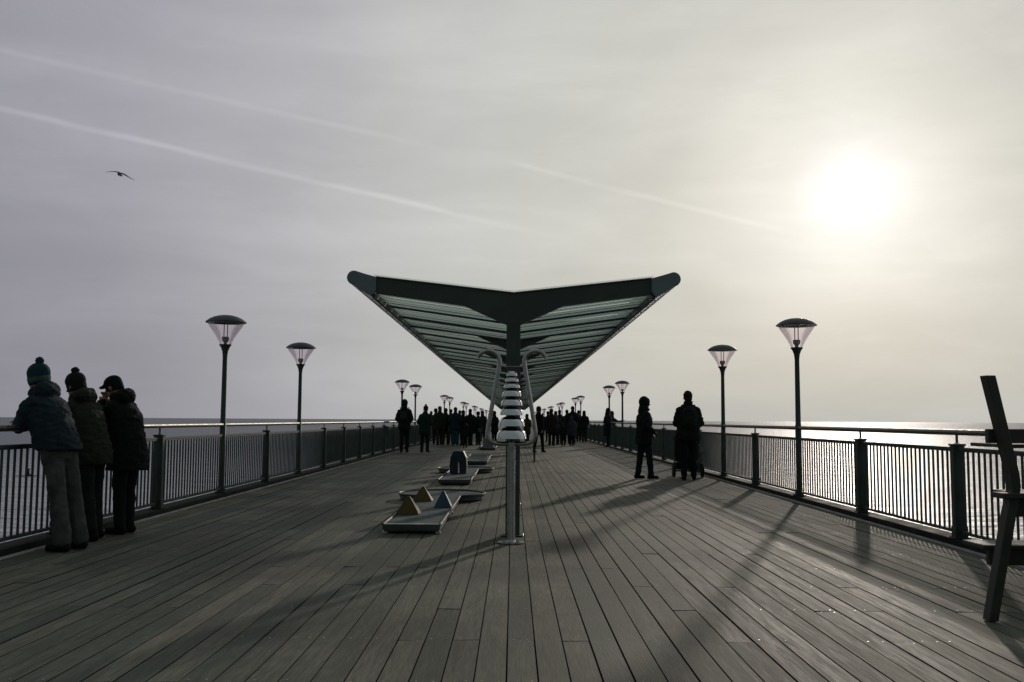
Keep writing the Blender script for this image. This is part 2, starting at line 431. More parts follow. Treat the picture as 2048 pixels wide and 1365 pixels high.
for s in (-1, 1):
    mb = MB(); a, b = sorted((XC + s * (XIN + 0.006), XC + s * 4.67))
    y = -12
    while y < DECK_END:
        mb.box((a, y + .003, -0.030), (b, min(y + 3.9, DECK_END) - .003, -0.006)); mb.box((min(XC + s * 4.405, XC + s * 4.655), y + .004, -0.005), (max(XC + s * 4.405, XC + s * 4.655), min(y + 3.9, DECK_END) - .004, 0.066 + rd.uniform(-.003, .003))); y += 3.9
    kb = mb.build('kerb', M['kerb']); tag(kb, kind='structure')
    mb = MB(); a, b = sorted((XC + s * (XIN + 0.008), XC + s * (XIN + 0.020)))
    mb.box((a, -12, 0.0), (b, DECK_END, 0.022)); mb.build('edge_strip', M['edge_metal'], kb)

# ------------------------------------------------------------------ railings
STEP = 2.66; Y0 = 9.6; K0, K1 = -5, 77
LAMPK = [2, 4]
k = 11
while k < K1 - 2: LAMPK += [k, k + 2]; k += 9
def post_mesh():
    m_ = MB()
    m_.box((-.058, -.042, 0.084), (.058, .042, 0.985)); m_.box((-.080, -.07, 0.072), (.080, .07, 0.085)); m_.box((-.068, -.052, 0.985), (.068, .052, 1.006))
    m_.box((-.064, -.048, 0.085), (.064, .048, 0.19))
    return m_.mesh('post', M['green_metal'], bevel=0.004)
def bracket_mesh():
    return MB().tube([(0, 0, 1.008), (0, 0, 1.092)], 0.014, 8).lathe([(0.026, 1.008), (0.026, 1.014), (0, 1.014)], n=10).mesh('bracket', M['rail_steel'], True)
def panel_mesh():
    m_ = MB(); a, b = 0.062, STEP - 0.062
    m_.box((-.022, a, .948), (.022, b, .972)); m_.box((-.016, a, .928), (.016, b, .9475))
    m_.box((-.018, a, .118), (.018, b, .150))
    nb = 24; st = STEP / nb
    for i in range(1, nb):
        y = i * st
        if a < y < b: m_.box((-.0092, y - .0082, .1495), (.0092, y + .0082, .9285))
    return m_.mesh('panel', M['green_metal'])
PM, BM, NM = post_mesh(), bracket_mesh(), panel_mesh()
for s, side in ((-1, 'left'), (1, 'right')):
    X = XC + s * 4.5
    rl = thing('railing', 'dark green baluster railing with steel handrail along the %s edge of the deck' % ('left' if s < 0 else 'sunlit right'), 'railing', (X, 0, 0))
    for k in range(K0, K1 + 1):
        y = Y0 + STEP * k
        if k not in LAMPK:
            p = link('post', PM, rl, (0, y, 0)); link('bracket', BM, p)
        if k < K1: link('panel', NM, rl, (0, y, 0))
    pts = [(0, Y0 + STEP * K0 - .1 + i * (STEP * (K1 - K0) + .2) / 82, 1.120) for i in range(83)]
    MB().tube(pts, 0.030, 14).build('handrail', M['rail_steel'], rl, True)

# ------------------------------------------------------------------ lamps
def make_lamp():
    t = thing('street_lamp', '', 'street lamp')
    MB().lathe([(.0, .072), (.100, .072), (.100, .088), (.068, .09), (.064, .16), (.048, .165), (.047, 1.16), (.043, 1.165), (.043, 1.175), (.041, 1.18), (.036, 2.15), (.037, 2.2), (.045, 2.27), (.066, 2.33), (.094, 2.372), (.097, 2.38), (.0, 2.38)]).build('pole', M['green_metal'], t, True)
    MB().lathe([(.088, 2.381), (.108, 2.43), (.145, 2.50), (.195, 2.58), (.25, 2.66), (.288, 2.728), (.285, 2.728), (.247, 2.66), (.192, 2.58), (.142, 2.50), (.105, 2.43), (.085, 2.381)], n=32).build('lamp_glass', M['glass'], t, True)
    MB().lathe([(.0, 2.728), (.16, 2.732), (.165, 2.722), (.286, 2.7285), (.312, 2.722), (.315, 2.732), (.300, 2.746), (.25, 2.785), (.18, 2.818), (.1, 2.838), (.03, 2.846), (.0, 2.846)], n=32).build('lamp_hood', M['green_metal'], t, True)
    h = MB().lathe([(.0, 2.381), (.030, 2.381), (.026, 2.40), (.030, 2.415), (.052, 2.44), (.058, 2.47), (.056, 2.50), (.0, 2.50)], n=16).build('lamp_holder', M['bulb'], t, True)
    for sx in (-.027, .027): MB().tube([(sx, 0, 2.50), (sx, 0, 2.727)], .0075, 8).build('rod', M['bulb'], h, True)
    return t
lamp0 = make_lamp(); li = 0
ordn = ['nearest', 'second', 'third', 'fourth', 'fifth', 'sixth', 'seventh', 'eighth', 'ninth', 'tenth', 'eleventh', 'twelfth', 'thirteenth', 'fourteenth', 'fifteenth', 'sixteenth', 'seventeenth', 'eighteenth']
for s in (-1, 1):
    for i, k in enumerate(LAMPK):
        t = lamp0 if li == 0 else copy_tree(lamp0); li += 1
        t.location = (XC + s * 4.5, Y0 + STEP * k, 0)
        nm = ordn[i] if i < len(ordn) else '%dth' % (i + 1)
        t['label'] = '%s lamp in the row on the %s railing, dark dome over clear cone' % (nm, 'left' if s < 0 else 'right')
        t['group'] = 'flared lamps standing along both railings'

# ------------------------------------------------------------------ canopy
CY0, CSTEP, CN = 10.2, 3.75, 32
can = thing('canopy', 'long V shaped canopy on a central row of posts with slatted soffit and rounded edges', 'canopy', (0, CY0, 0))
def V(mb_, poly, a, b):
    mb_.prism(poly, 'y', a, b); return mb_
colm = MB().box((-.075, -.07, 0.01), (.075, .07, 2.56)).box((-.12, -.12, .002), (.12, .12, .012)).mesh('column', M['beam_paint'], bevel=.006)
web = [(0, 2.571), (1.482, 2.738), (1.482, 2.574), (.536, 2.446), (.50, 2.43), (.0755, 2.24), (.0755, 2.30), (0, 2.30)]
def beam_mesh():
    m_ = MB()
    full = [(x_, z_) for x_, z_ in web[:-2]] + [(.0755, 2.24), (-.0755, 2.24)] + [(-x_, z_) for x_, z_ in reversed(web[1:-3])]
    # web plate, with flanges along the top and the lower edge
    out = [(0, 2.571), (1.482, 2.738), (1.482, 2.574), (.536, 2.446), (.0755, 2.24), (-.0755, 2.24), (-.536, 2.446), (-1.482, 2.574), (-1.482, 2.738)]
    m_.prism(out, 'y', -.072, .03)
    for sx in (-1, 1):
        m_.prism([(0, 2.573), (sx * 1.482, 2.740), (sx * 1.482, 2.752), (0, 2.585)], 'y', -.09, .09)
    return m_.mesh('beam', M['beam_paint'])
bmm = beam_mesh()
for i in range(CN):
    link('column', colm, can, (0, CSTEP * i, 0)); link('beam', bmm, can, (0, CSTEP * i, 0))
CL = CSTEP * (CN - 1) + 0.9
# slats under the roof, lapped; purlins every fourth slat
def zs(x_): return 2.372 + (2.582 - 2.372) * x_ / 1.49
for s in (-1, 1):
    m_ = MB(); pu = MB(); y = 0.06; i = 0; rr = random.Random(5 + s)
    while y < CL - .3:
        w_ = 0.296; dzz = 0.016; j = rr.uniform(-.004, .004)
        a0, a1 = (s * .02, zs(.02)), (s * 1.487, zs(1.487))
        vs = []
        for (xx, zz) in (a0, a1):
            vs += [(xx, y, zz + j), (xx, y + w_, zz + dzz + j), (xx, y + w_, zz + dzz + .012 + j), (xx, y, zz + .012 + j)]
        m_.add(vs, [(0, 1, 2, 3), (7, 6, 5, 4), (0, 4, 5, 1), (1, 5, 6, 2), (2, 6, 7, 3), (3, 7, 4, 0)])
        if i % 4 == 3:
            pu.add([(s * .02, y + .278, zs(.02) - .010), (s * .02, y + .318, zs(.02) - .010), (s * .02, y + .318, zs(.02) + .06), (s * .02, y + .278, zs(.02) + .06),
                    (s * 1.487, y + .278, zs(1.487) - .010), (s * 1.487, y + .318, zs(1.487) - .010), (s * 1.487, y + .318, zs(1.487) + .06), (s * 1.487, y + .278, zs(1.487) + .06)],
                   [(0, 1, 2, 3), (7, 6, 5, 4), (0, 4, 5, 1), (1, 5, 6, 2), (2, 6, 7, 3), (3, 7, 4, 0)])
        y += .3; i += 1
    ns = len(m_.f); m_.add(pu.v, pu.f)
    sf = m_.build('soffit', M['slat'], can); sf.data.materials.append(M['beam_paint'])
    for p in sf.data.polygons: p.material_index = 1 if p.index >= ns else 0
    MB().prism([(0, 2.588), (s * 1.50, 2.756), (s * 1.50, 2.768), (0, 2.60)], 'y', -.11, CL).build('roof_sheet', M['roof'], can)
    # rounded edge gutter
    prof = [(1.484, 2.736), (1.60, 2.768)]
    for q in range(9):
        th = R(100 - q * 25); prof.append((1.712 + .070 * math.cos(th), 2.728 + .072 * math.sin(th)))
    prof += [(1.66, 2.616), (1.545, 2.548), (1.515, 2.556), (1.484, 2.60)]
    prof = [(s * a, b) for a, b in prof]
    g = MB().prism(prof, 'y', -.07, CL).build('edge_gutter', M['edge_metal'], can, True)
    cxm = 1.62
    pr2 = [(s * (cxm + (abs(a) - cxm) * 1.05), 2.66 + (b - 2.66) * 1.06) for a, b in prof]
    MB().prism(pr2, 'y', -.115, -.072).build('end_cap', M['cap_paint'], g, False, .004)
    bo = MB()
    y = 0.5
    while y < CL:
        bo.lathe([(.010, -.004), (.010, .004), (0, .005)], (s * 1.60, y, 2.575), 8); y += .6
    bo.build('bolts', M['black_metal'], g)
    MB().box((min(s * 1.494, s * 1.524), -.06, 2.525), (max(s * 1.494, s * 1.524), CL, 2.60)).build('edge_angle', M['beam_paint'], can)

# low plinth rail between columns (cable duct on the deck under the canopy)
# ------------------------------------------------------------------ bell tower instrument
TY = 9.58; tx = -.015
tot = thing('bell_tree', 'steel post with a stack of polished bell domes between two curled pipe arms', 'musical instrument', (tx, TY, 0))
MB().lathe([(0, .002), (.135, .002), (.135, .012), (.125, .015), (.05, .016), (.042, .03), (.040, .04), (.040, .995), (0, .995)], n=28).build('post', M['steel'], tot, True)
for q in range(4):
    a = R(45 + 90 * q); MB().lathe([(.012, .012), (.012, .024), (0, .026)], (.10 * math.cos(a), .10 * math.sin(a), 0), 6).build('bolt', M['steel'], tot)
left = [(-.345, 1.848), (-.325, 1.880), (-.292, 1.905), (-.245, 1.919), (-.200, 1.912), (-.160, 1.888), (-.133, 1.852), (-.124, 1.815), (-.128, 1.765), (-.170, 1.52), (-.210, 1.29), (-.236, 1.13),
        (-.240, 1.09), (-.236, 1.05), (-.218, 1.015), (-.190, .993), (-.150, .984), (-.07, .980)]
full = left + [(-a, b) for a, b in reversed(left)]
def smooth(pts, it=1):
    for _ in range(it):
        q = [pts[0]]
        for a, b in zip(pts[:-1], pts[1:]):
            q += [tuple(.75 * u + .25 * v for u, v in zip(a, b)), tuple(.25 * u + .75 * v for u, v in zip(a, b))]
        pts = q + [pts[-1]]
    return pts
MB().tube([(a, 0, b) for a, b in smooth(full, 2)], .0228, 14).build('pipe_arms', M['steel'], tot, True)
MB().tube([(-.13, 0, 1.757), (.13, 0, 1.757)], .0055, 8).build('crossbar', M['steel'], tot, True)
MB().tube([(0, 0, .98), (0, 0, 1.70)], .010, 8).build('spindle', M['black_metal'], tot, True)
doms = [(753.3, 10.5, .052), (764.6, 13.3, .052), (777.2, 16, .058), (793.9, 19, .078), (812.2, 21.2, .086), (831.5, 23.4, .091), (853.2, 25.9, .103), (878.2, 29.5, .120)]
for yy, rr_, hh in doms:
    h0 = CAM_H + (841 - yy) * .005042; r_ = rr_ * .005042
    prof = []
    for q in range(15):
        z_ = math.sin((PI / 2) * q / 14)
        prof.append((r_ * (1 - min(z_, .9999) ** 2.5) ** .42, h0 + hh * z_))
    prof = [(r_ * .96, h0 - .001), (r_ * 1.01, h0)] + prof[1:-1] + [(0, h0 + hh)]
    inner = [(max(0, a - .004), b - .003) for a, b in reversed(prof[2:])] + [(r_ * .96, h0 - .001)]
    MB().lathe(prof, n=36).build('bell', M['chrome'], tot, True)
    MB().lathe([(r_ * .94, h0 + .004), (0.010, h0 + .008)], n=24).build('bell_underside', M['black_metal'], tot)
mb = MB().tube([(.232, .01, 1.0), (.232, .01, .94)], .003, 6).tube([(.232, .01, .945), (.230, .012, .80)], [.011, .009], 8)
mb.build('beater', M['black_metal'], tot, True)

# ------------------------------------------------------------------ crazy golf lanes
def golf_lane(y0, yc, r, x0, x1, label, ledge=True, yend=None):
    t = thing('minigolf_lane', label, 'minigolf lane', ((x0 + x1) / 2, y0, 0), 0, 'crazy golf lanes laid on the deck')
    w = (x1 - x0) / 2; out = []
    out.append((-w, 0)); 
    if r:
        a0 = math.asin(min(1, w / r)); cy = yc - y0
        n_ = 28
        for q in range(n_ + 1):
            a = (PI + a0) - (2 * PI - 0) * 0 - q * ((2 * PI - 2 * a0) / n_)
            # angle measured so that it runs from lower-left round the back to lower-right
            th = -PI / 2 - a0 - q * (2 * PI - 2 * a0) / n_
            out.append((r * math.cos(th), cy + r * math.sin(th)))
    else:
        out += [(-w, yend - y0), (w, yend - y0)]
    out.append((w, 0))
    MB().prism(out, 'z', .062, .088).build('playing_surface', M['lane'], t)
    fr = MB()
    pts = [(a, b, .098) for a, b in out]
    fr.tube(pts, .013, 8)
    ins = [(a * .97, (b - 1.5) * .985 + 1.5, 0) for a, b in out]
    fr.prism([(a, b) for a, b, _ in ins], 'z', .022, .0615)
    fr.box((-w, -.012, .045), (w, .004, .100))
    fr.build('frame', M['lane_frame'], t, True)
    MB().box((-w + .01, -.004, .1003), (w - .01, .035, .103)).build('end_trim', M['edge_metal'], t)
    L = (yc - y0) if r else (yend - y0)
    for sx in (-1, 1):
        for fy in (.03, L * .5, L * .95):
            MB().box((sx * (w - .02) - .025, fy - .02, .002), (sx * (w - .02) + .025, fy + .05, .022)).build('foot', M['white'], t)
    return t, w
def loc_in(t, px, py, h=.088):
    g = ground(px, py, h); return g.x - t.location.x, g.y - t.location.y
a = ground(762, 1062); b = ground(881, 1066)
X0, X1 = -1.39, -.775
t1, w = golf_lane(10.3, 14.75, .66, X0, X1, 'nearest grey golf lane with two yellow pyramids and one blue one')
def pyramid(t, px, py, wd, h, mat):
    x_, y_ = loc_in(t, px, py); r_ = wd / 2; y_ += r_
    tp = .12
    vs = [(x_ - r_, y_ - r_, .0885), (x_ + r_, y_ - r_, .0885), (x_ + r_, y_ + r_, .0885), (x_ - r_, y_ + r_, .0885)] + [(x_ + a_ * r_ * tp, y_ + b_ * r_ * tp, .0885 + h) for a_, b_ in ((-1, -1), (1, -1), (1, 1), (-1, 1))]
    o = MB().add(vs, [(3, 2, 1, 0), (4, 5, 6, 7), (0, 1, 5, 4), (1, 2, 6, 5), (2, 3, 7, 6), (3, 0, 4, 7)]).build('pyramid', mat, t, False, .004)
    return o
pyramid(t1, 814, 1030, .29, .205, M['yellow']); pyramid(t1, 844, 1003.5, .28, .195, M['yellow'])
o = pyramid(t1, 885, 1016, .235, .205, M['blue']); o['label'] = 'blue pyramid obstacle'
MB().box((.02, .05, .0885), (.125, .17, .0905)).build('plaque', M['white'], t1)
t2, w = golf_lane(17.95, 22.3, .65, -1.40, -.785, 'second golf lane with a dark blue arch standing on it')
x_, y_ = loc_in(t2, 916, 948)
arch = [(-.170, 0), (-.182, .16), (-.165, .34), (-.115, .455), (-.085, .475), (.085, .475), (.115, .455), (.165, .34), (.182, .16), (.170, 0), (.028, 0), (.028, .20), (.015, .245), (-.0, .255), (-.008, .245), (-.015, .20), (-.015, 0)]
ar = MB().prism([(x_ + a_, .0885 + b_) for a_, b_ in arch], 'y', y_, y_ + .42).build('arch', M['navy'], t2, False, .012)
t3, w = golf_lane(26.0, 0, 0, -1.36, -.70, 'third golf lane with low cross boards', yend=31.0)
for yy, c in ((1.2, 'lane_frame'), (2.6, 'blue'), (3.9, 'lane_frame')):
    MB().prism([(yy, .0885), (yy + .35, .16), (yy + .37, .0885)], 'x', -.25, .25).build('ramp', M[c], t3)
t4, w = golf_lane(38.5, 0, 0, -1.36, -.70, 'farthest golf lane with a pale wedge on it', yend=43)
MB().prism([(.6, .0885), (1.4, .45), (1.6, .0885)], 'x', -.22, .22).build('ramp', M['lane'], t4)
sp = thing('sign_post', 'thin metal post standing beside the farthest golf lane', 'post', (-1.42, 41.5, 0))
MB().tube([(0, 0, 0), (0, 0, .85)], .016, 8).build('pole', M['green_metal'], sp, True)
MB().box((-.09, -.008, .70), (.09, .004, .86)).build('number_plate', M['lane_frame'], sp)

# ------------------------------------------------------------------ big timber chair on the right
ch = thing('timber_chair', 'oversized dark timber chair cut off by the right edge of the photo', 'chair', (0, 5.95, 0))
CXM = 3.92
def plank(lo, hi, name='board', mat='chair_wood'):
    return MB().box(lo, hi).build(name, M[mat], ch, False, .005)
for s in (0, 1):
    prof = [(2.925, .003), (2.985, .003), (3.130, .70), (3.155, .82), (3.150, .90), (3.022, 1.515), (2.960, 1.515), (3.093, .905), (3.100, .80), (3.062, .66)]
    if s: prof = [(2 * CXM - a_, b_) for a_, b_ in prof]
    MB().prism(prof, 'y', 0, .085).build('leg', M['chair_wood'], ch, False, .004)
plank((3.005, .088, 1.090), (2 * CXM - 3.005, .135, 1.180), 'back_board')
plank((3.17, .15, 1.058), (3.40, .68, 1.082), 'armrest'); plank((2 * CXM - 3.40, .15, 1.058), (2 * CXM - 3.17, .68, 1.082), 'armrest')
plank((3.02, -.035, .752), (2 * CXM - 3.02, .10, .786), 'seat_board'); plank((3.20, .11, .735), (2 * CXM - 3.20, .34, .767), 'seat_board'); plank((3.27, .35, .735), (2 * CXM - 3.27, .60, .767), 'seat_board')
plank((3.16, .10, .63), (2 * CXM - 3.16, .145, .735), 'seat_rail')
plank((3.37, .95, .315), (2 * CXM - 3.37, 1.27, .345), 'foot_board'); plank((3.42, .97, .20), (2 * CXM - 3.42, 1.02, .3145), 'foot_rail')
for xx in (3.74, 2 * CXM - 3.81): plank((xx, 1.03, .003), (xx + .07, 1.10, .3145), 'foot_leg')
for xx in (3.62, 2 * CXM - 3.70):
    plank((xx, .152, .66), (xx + .05, .58, .734), 'side_rail')
    plank((xx + .0, .604, .003), (xx + .08, .68, 1.057), 'front_leg')

# ------------------------------------------------------------------ people
def icos(mb_, c, rad, rot=None, seg=10):
    c = Vector(c); rad = Vector(rad if isinstance(rad, (tuple, list)) else (rad,) * 3)
    o = len(mb_.v); rows = seg
    for i in range(rows + 1):
        ph = PI * i / rows
        for k_ in range(seg * 2):
            th = PI * k_ / seg
            p = Vector((math.sin(ph) * math.cos(th) * rad.x, math.sin(ph) * math.sin(th) * rad.y, math.cos(ph) * rad.z))
            if rot: p = rot @ p
            mb_.v.append(tuple(c + p))
    w_ = seg * 2
    for i in range(rows):
        for k_ in range(w_):
            k2 = (k_ + 1) % w_
            mb_.f.append((o + i * w_ + k_, o + (i + 1) * w_ + k_, o + (i + 1) * w_ + k2, o + i * w_ + k2))
def capsule(mb_, p, q, r1, r2, n_=12):
    p, q = Vector(p), Vector(q); d = (q - p); L = d.length
    if L < 1e-5: icos(mb_, p, r1); return
    d /= L; pts = []; rs = []
    for i in range(5):
        a = PI / 2 * (1 - i / 4); pts.append(p - d * r1 * math.sin(a)); rs.append(max(r1 * math.cos(a), .0004))
    for i in range(5):
        a = PI / 2 * i / 4; pts.append(q + d * r2 * math.sin(a)); rs.append(max(r2 * math.cos(a), .0004))
    mb_.tube(pts, rs, n_)
def loft(mb_, rings, n_=20):
    """rings: (center, rx, ry, dirx) ; closed solid"""
    o = len(mb_.v)
    for c, rx, ry, tilt in rings:
        for k_ in range(n_):
            th = 2 * PI * k_ / n_
            v = Vector((rx * math.cos(th), ry * math.sin(th), 0))
            v = Matrix.Rotation(-tilt, 3, 'X') @ v
            mb_.v.append(tuple(Vector(c) + v))
    for i in range(len(rings) - 1):
        for k_ in range(n_):
            k2 = (k_ + 1) % n_
            mb_.f.append((o + i * n_ + k_, o + i * n_ + k2, o + (i + 1) * n_ + k2, o + (i + 1) * n_ + k_))
    mb_.f.append(tuple(o + k_ for k_ in reversed(range(n_)))); e = o + (len(rings) - 1) * n_; mb_.f.append(tuple(e + k_ for k_ in range(n_)))
PENDING = []
def bake(name, mb_, mat, parent, voxel, smooth_it=3, wr=0.0, wscale=9.0, seed=0.0, stretch=(1, 1, .45)):
    """fuse overlapping solids into one continuous surface (all are evaluated together at the end)"""
    o = link(name, mb_.mesh(name, mat), parent)
    r_ = o.modifiers.new('r', 'REMESH'); r_.mode = 'VOXEL'; r_.voxel_size = voxel; r_.use_smooth_shade = True
    s_ = o.modifiers.new('s', 'SMOOTH'); s_.factor = .5; s_.iterations = smooth_it
    r_.show_viewport = s_.show_viewport = False
    PENDING.append((o, mat, wr, wscale, seed, stretch))
    return o
def bake_all():
    vl = bpy.context.view_layer; vl.update(); done = []
    for p in PENDING:
        for md in p[0].modifiers: md.show_viewport = True
        vl.update(); dg = bpy.context.evaluated_depsgraph_get()
        done.append(bpy.data.meshes.new_from_object(p[0].evaluated_get(dg), depsgraph=dg))
        for md in p[0].modifiers: md.show_viewport = False
    for (o, mat, wr, wscale, seed, stretch), nm in zip(PENDING, done):
        o.modifiers.clear(); o.data = nm
        if not nm.materials: nm.materials.append(mat)
        else: nm.materials[0] = mat
        if wr:
            nn_ = len(nm.vertices); co_ = [0.0] * (nn_ * 3); no_ = [0.0] * (nn_ * 3)
            nm.vertices.foreach_get('co', co_); nm.vertices.foreach_get('normal', no_)
            for i in range(0, nn_ * 3, 3):
                p = Vector((co_[i] * stretch[0], co_[i + 1] * stretch[1], co_[i + 2] * stretch[2] * 2)) * wscale + Vector((seed, seed * 2, 0))
                a = wr * (noise.noise(p) + .5 * noise.noise(p * 2.3))
                for j in range(3): co_[i + j] += no_[i + j] * a
            nm.vertices.foreach_set('co', co_)
        for p in nm.polygons: p.use_smooth = True
        nm.update()
def hand(mb_, w_, d, side, curl=.35, fine=True):
    """palm, four fingers of different length and a thumb from the side of the palm"""
    w_ = Vector(w_); d = Vector(d).normalized()
    lat = d.cross(Vector((0, 0, 1)));  lat = lat.normalized() if lat.length > .1 else Vector((0, 1, 0))
    if abs(d.z) > .8: lat = Vector((0, 1, 0)) - d * d.y; lat.normalize()
    nrm = lat.cross(d).normalized()
    if nrm.dot(Vector((-side, 0, -.3))) < 0: nrm = -nrm
    rot = Matrix((lat, d, nrm)).transposed()
    icos(mb_, w_ + d * .045, (.040, .052, .017), rot, 8)
    for q, (ox, L) in enumerate(((-.028, .068), (-.010, .078), (.009, .073), (.027, .058))):
        p = w_ + d * .082 + lat * ox; dd = d.copy()
        for j in range(3):
            dd = (dd + nrm * curl).normalized(); e = p + dd * L * (.45, .32, .25)[j]
            capsule(mb_, p, e, .0092 - .0008 * j, .0086 - .0008 * j, 8); p = e
    th = lat if lat.y > 0 else -lat
    b_ = w_ + d * .022 + th * .030
    capsule(mb_, b_, b_ + (d * .6 + th * .8).normalized() * .038, .012, .0105, 8)
    capsule(mb_, b_ + (d * .6 + th * .8).normalized() * .038, b_ + (d * .6 + th * .8).normalized() * .038 + (d + nrm * .5).normalized() * .030, .0105, .009, 8)

cloths = {}
def C_(c):
    k_ = tuple(round(x_, 4) for x_ in c)
    if k_ not in cloths: cloths[k_] = cloth('fabric', c)
    return cloths[k_]
def person(label, px=None, py=None, pos=None, rz=0, h=1.75, lean=0, headpitch=0, headyaw=0, coat=(.02, .024, .022), legs=(.015, .018, .018), hat=None, hatcol=(.015, .018, .018),
           clen=.18, bulk=1.0, arms='hang', stride=.0, spread=.085, deep=1.0, hood='none', voxel=.022, detail=False, group=None, wide=1.07, bag=None, armL=None, armR=None, pelvis_y=0.0, hair=(.02, .015, .01), flare=0, shift=0, knee=.02, hatband=None, skirt=1.0, scarf=None):
    p0 = pos if pos is not None else ground(px, py)
    if not detail:
        rg_ = random.Random(label)
        headyaw += rg_.uniform(-28, 28); headpitch += rg_.uniform(-4, 10); lean += rg_.uniform(-1, 4); rz += R(rg_.uniform(-12, 12)); bulk *= rg_.uniform(1.0, 1.12)
        if arms == 'hang': arms = rg_.choice(('hang', 'pocket', 'pocket', 'front', 'hang'))
        if stride == 0: stride = rg_.choice((0, .04, -.05))
    t = thing('person', label, 'person', (p0[0], p0[1], 0), rz, group)
    s = h / 1.75
    vx = voxel
    ph = R(lean); u = Vector((0, math.sin(ph), math.cos(ph)))
    P = Vector((0, pelvis_y, .93)); 
    N = P + u * .53
    Sh = {-1: P + u * .462 + Vector((-.158 * wide, 0, 0)), 1: P + u * .462 + Vector((.158 * wide, 0, 0))}
    hp = R(lean * .6 + headpitch); hu = Vector((0, math.sin(hp), math.cos(hp)))
    H = N + hu * .168 + Vector((0, .015, 0))
    hr = Matrix.Rotation(R(headyaw), 3, 'Z') @ Matrix.Rotation(-R(headpitch + lean * .3), 3, 'X')
    hips = {-1: P + Vector((-.085, 0, -.02)), 1: P + Vector((.085, 0, -.02))}
    ank = {-1: Vector((-spread + shift, -stride, .085)), 1: Vector((spread + shift, stride, .085))}
    if stride: ank[-1].z += .01
    kn = {}
    for k_ in (-1, 1):
        mid = (hips[k_] + ank[k_]) / 2; kn[k_] = mid + Vector((0, knee + .02 * (k_ > 0) * (stride > 0), .02))
    el, wr_ = {}, {}
    for k_, ov in ((-1, armL), (1, armR)):
        if ov: el[k_], wr_[k_] = Vector(ov[0]), Vector(ov[1]); continue
        if arms == 'hang':
            sw_ = k_ * .06 * (1 if stride else .3)
            el[k_] = Sh[k_] + Vector((k_ * .055, -.02 + sw_ * -.5, -.285)); wr_[k_] = el[k_] + Vector((-k_ * .01, .05 - sw_, -.235))
        elif arms == 'pocket':
            el[k_] = Sh[k_] + Vector((k_ * .085, -.05, -.27)); wr_[k_] = el[k_] + Vector((-k_ * .10, .13, -.13))
        elif arms == 'push':
            el[k_] = Sh[k_] + Vector((k_ * .075, .02, -.27)); wr_[k_] = el[k_] + Vector((-k_ * .05, .22, -.02))
        elif arms == 'front':
            el[k_] = Sh[k_] + Vector((k_ * .06, .03, -.27)); wr_[k_] = el[k_] + Vector((-k_ * .12, .17, .04))
    S = lambda v: Vector(v) * s
    # --- body: head, neck, trunk, limbs and hands in one surface
    b = MB()
    def hd(off): return S(H + hr @ Vector(off))
    icos(b, hd((0, -.012, .025)), tuple(s * x_ for x_ in (.076, .096, .098)), hr)
    icos(b, hd((0, .022, -.050)), tuple(s * x_ for x_ in (.056, .066, .062)), hr)
    icos(b, hd((0, .068, -.095)), .020 * s)
    if detail:
        capsule(b, hd((0, .085, .012)), hd((0, .108, -.022)), .009 * s, .014 * s, 8)
        capsule(b, hd((-.035, .074, .028)), hd((.035, .074, .028)), .012 * s, .012 * s, 8)
        capsule(b, hd((-.020, .078, -.055)), hd((.020, .078, -.055)), .009 * s, .009 * s, 8)
        for k_ in (-1, 1): icos(b, hd((k_ * .078, -.005, -.01)), (.012 * s, .022 * s, .032 * s), hr, 8)
    else:
        capsule(b, hd((0, .082, .01)), hd((0, .10, -.02)), .012 * s, .016 * s, 8)
    capsule(b, S(N - u * .03), hd((0, -.015, -.06)), .058 * s, .054 * s)
    capsule(b, S(P), S(P + u * .36), .115 * s, .12 * s)
    capsule(b, S(Sh[-1] - u * .03), S(Sh[1] - u * .03), .05 * s, .05 * s)
    for k_ in (-1, 1):
        capsule(b, S(Sh[k_]), S(el[k_]), .045 * s, .036 * s); capsule(b, S(el[k_]), S(wr_[k_]), .036 * s, .026 * s)
        if arms != 'pocket' or (armL if k_ < 0 else armR): hand(b, S(wr_[k_] + (wr_[k_] - el[k_]).normalized() * .01), wr_[k_] - el[k_], k_)
        capsule(b, S(hips[k_]), S(kn[k_]), .07 * s, .048 * s); capsule(b, S(kn[k_]), S(ank[k_]), .046 * s, .032 * s)
    bake('body', b, M['skin'], t, min(vx, .0085) if detail else vx * .8, 1 if detail else 2)
    # --- trousers
    b = MB()
    loft(b, [(S(P + Vector((0, 0, -.10))), .145 * s, .105 * s, 0), (S(P), .155 * s, .118 * s, ph * .3), (S(P + u * .10), .15 * s, .11 * s, ph)])
    for k_ in (-1, 1):
        capsule(b, S(hips[k_]), S(kn[k_]), .100 * s, .076 * s); capsule(b, S(kn[k_]), S(ank[k_] + Vector((0, 0, .02))), .074 * s, (.060 + flare) * s)
    bake('trousers', b, C_(legs), t, vx, 2, .010 * s, 11, h * 7)
    # --- shoes
    for k_ in (-1, 1):
        b = MB(); a_ = ank[k_]
        capsule(b, S((a_.x, a_.y - .05, .048)), S((a_.x + k_ * .015, a_.y + .13, .040)), .042 * s, .036 * s)
        capsule(b, S((a_.x, a_.y - .03, .05)), S((a_.x, a_.y - .01, .13)), .045 * s, .05 * s)
        capsule(b, S((a_.x, a_.y - .055, .022)), S((a_.x + k_ * .017, a_.y + .15, .022)), .022 * s, .022 * s)
        for i_, v_ in enumerate(b.v): b.v[i_] = (v_[0], v_[1], max(v_[2], .004))
        bake('shoe', b, C_((.010, .010, .010)), t, min(vx, .014), 1)
    # --- coat
    bk = bulk * s
    b = MB(); low = P + Vector((0, -.01, -clen))
    rg = [(S(low), .185 * bk * wide * skirt, .145 * bk * skirt * deep, 0)]
    if clen > .12: rg.append((S(P + Vector((0, -.01, -clen * .45))), .188 * bk * wide * skirt ** .5, .148 * bk * deep, 0))
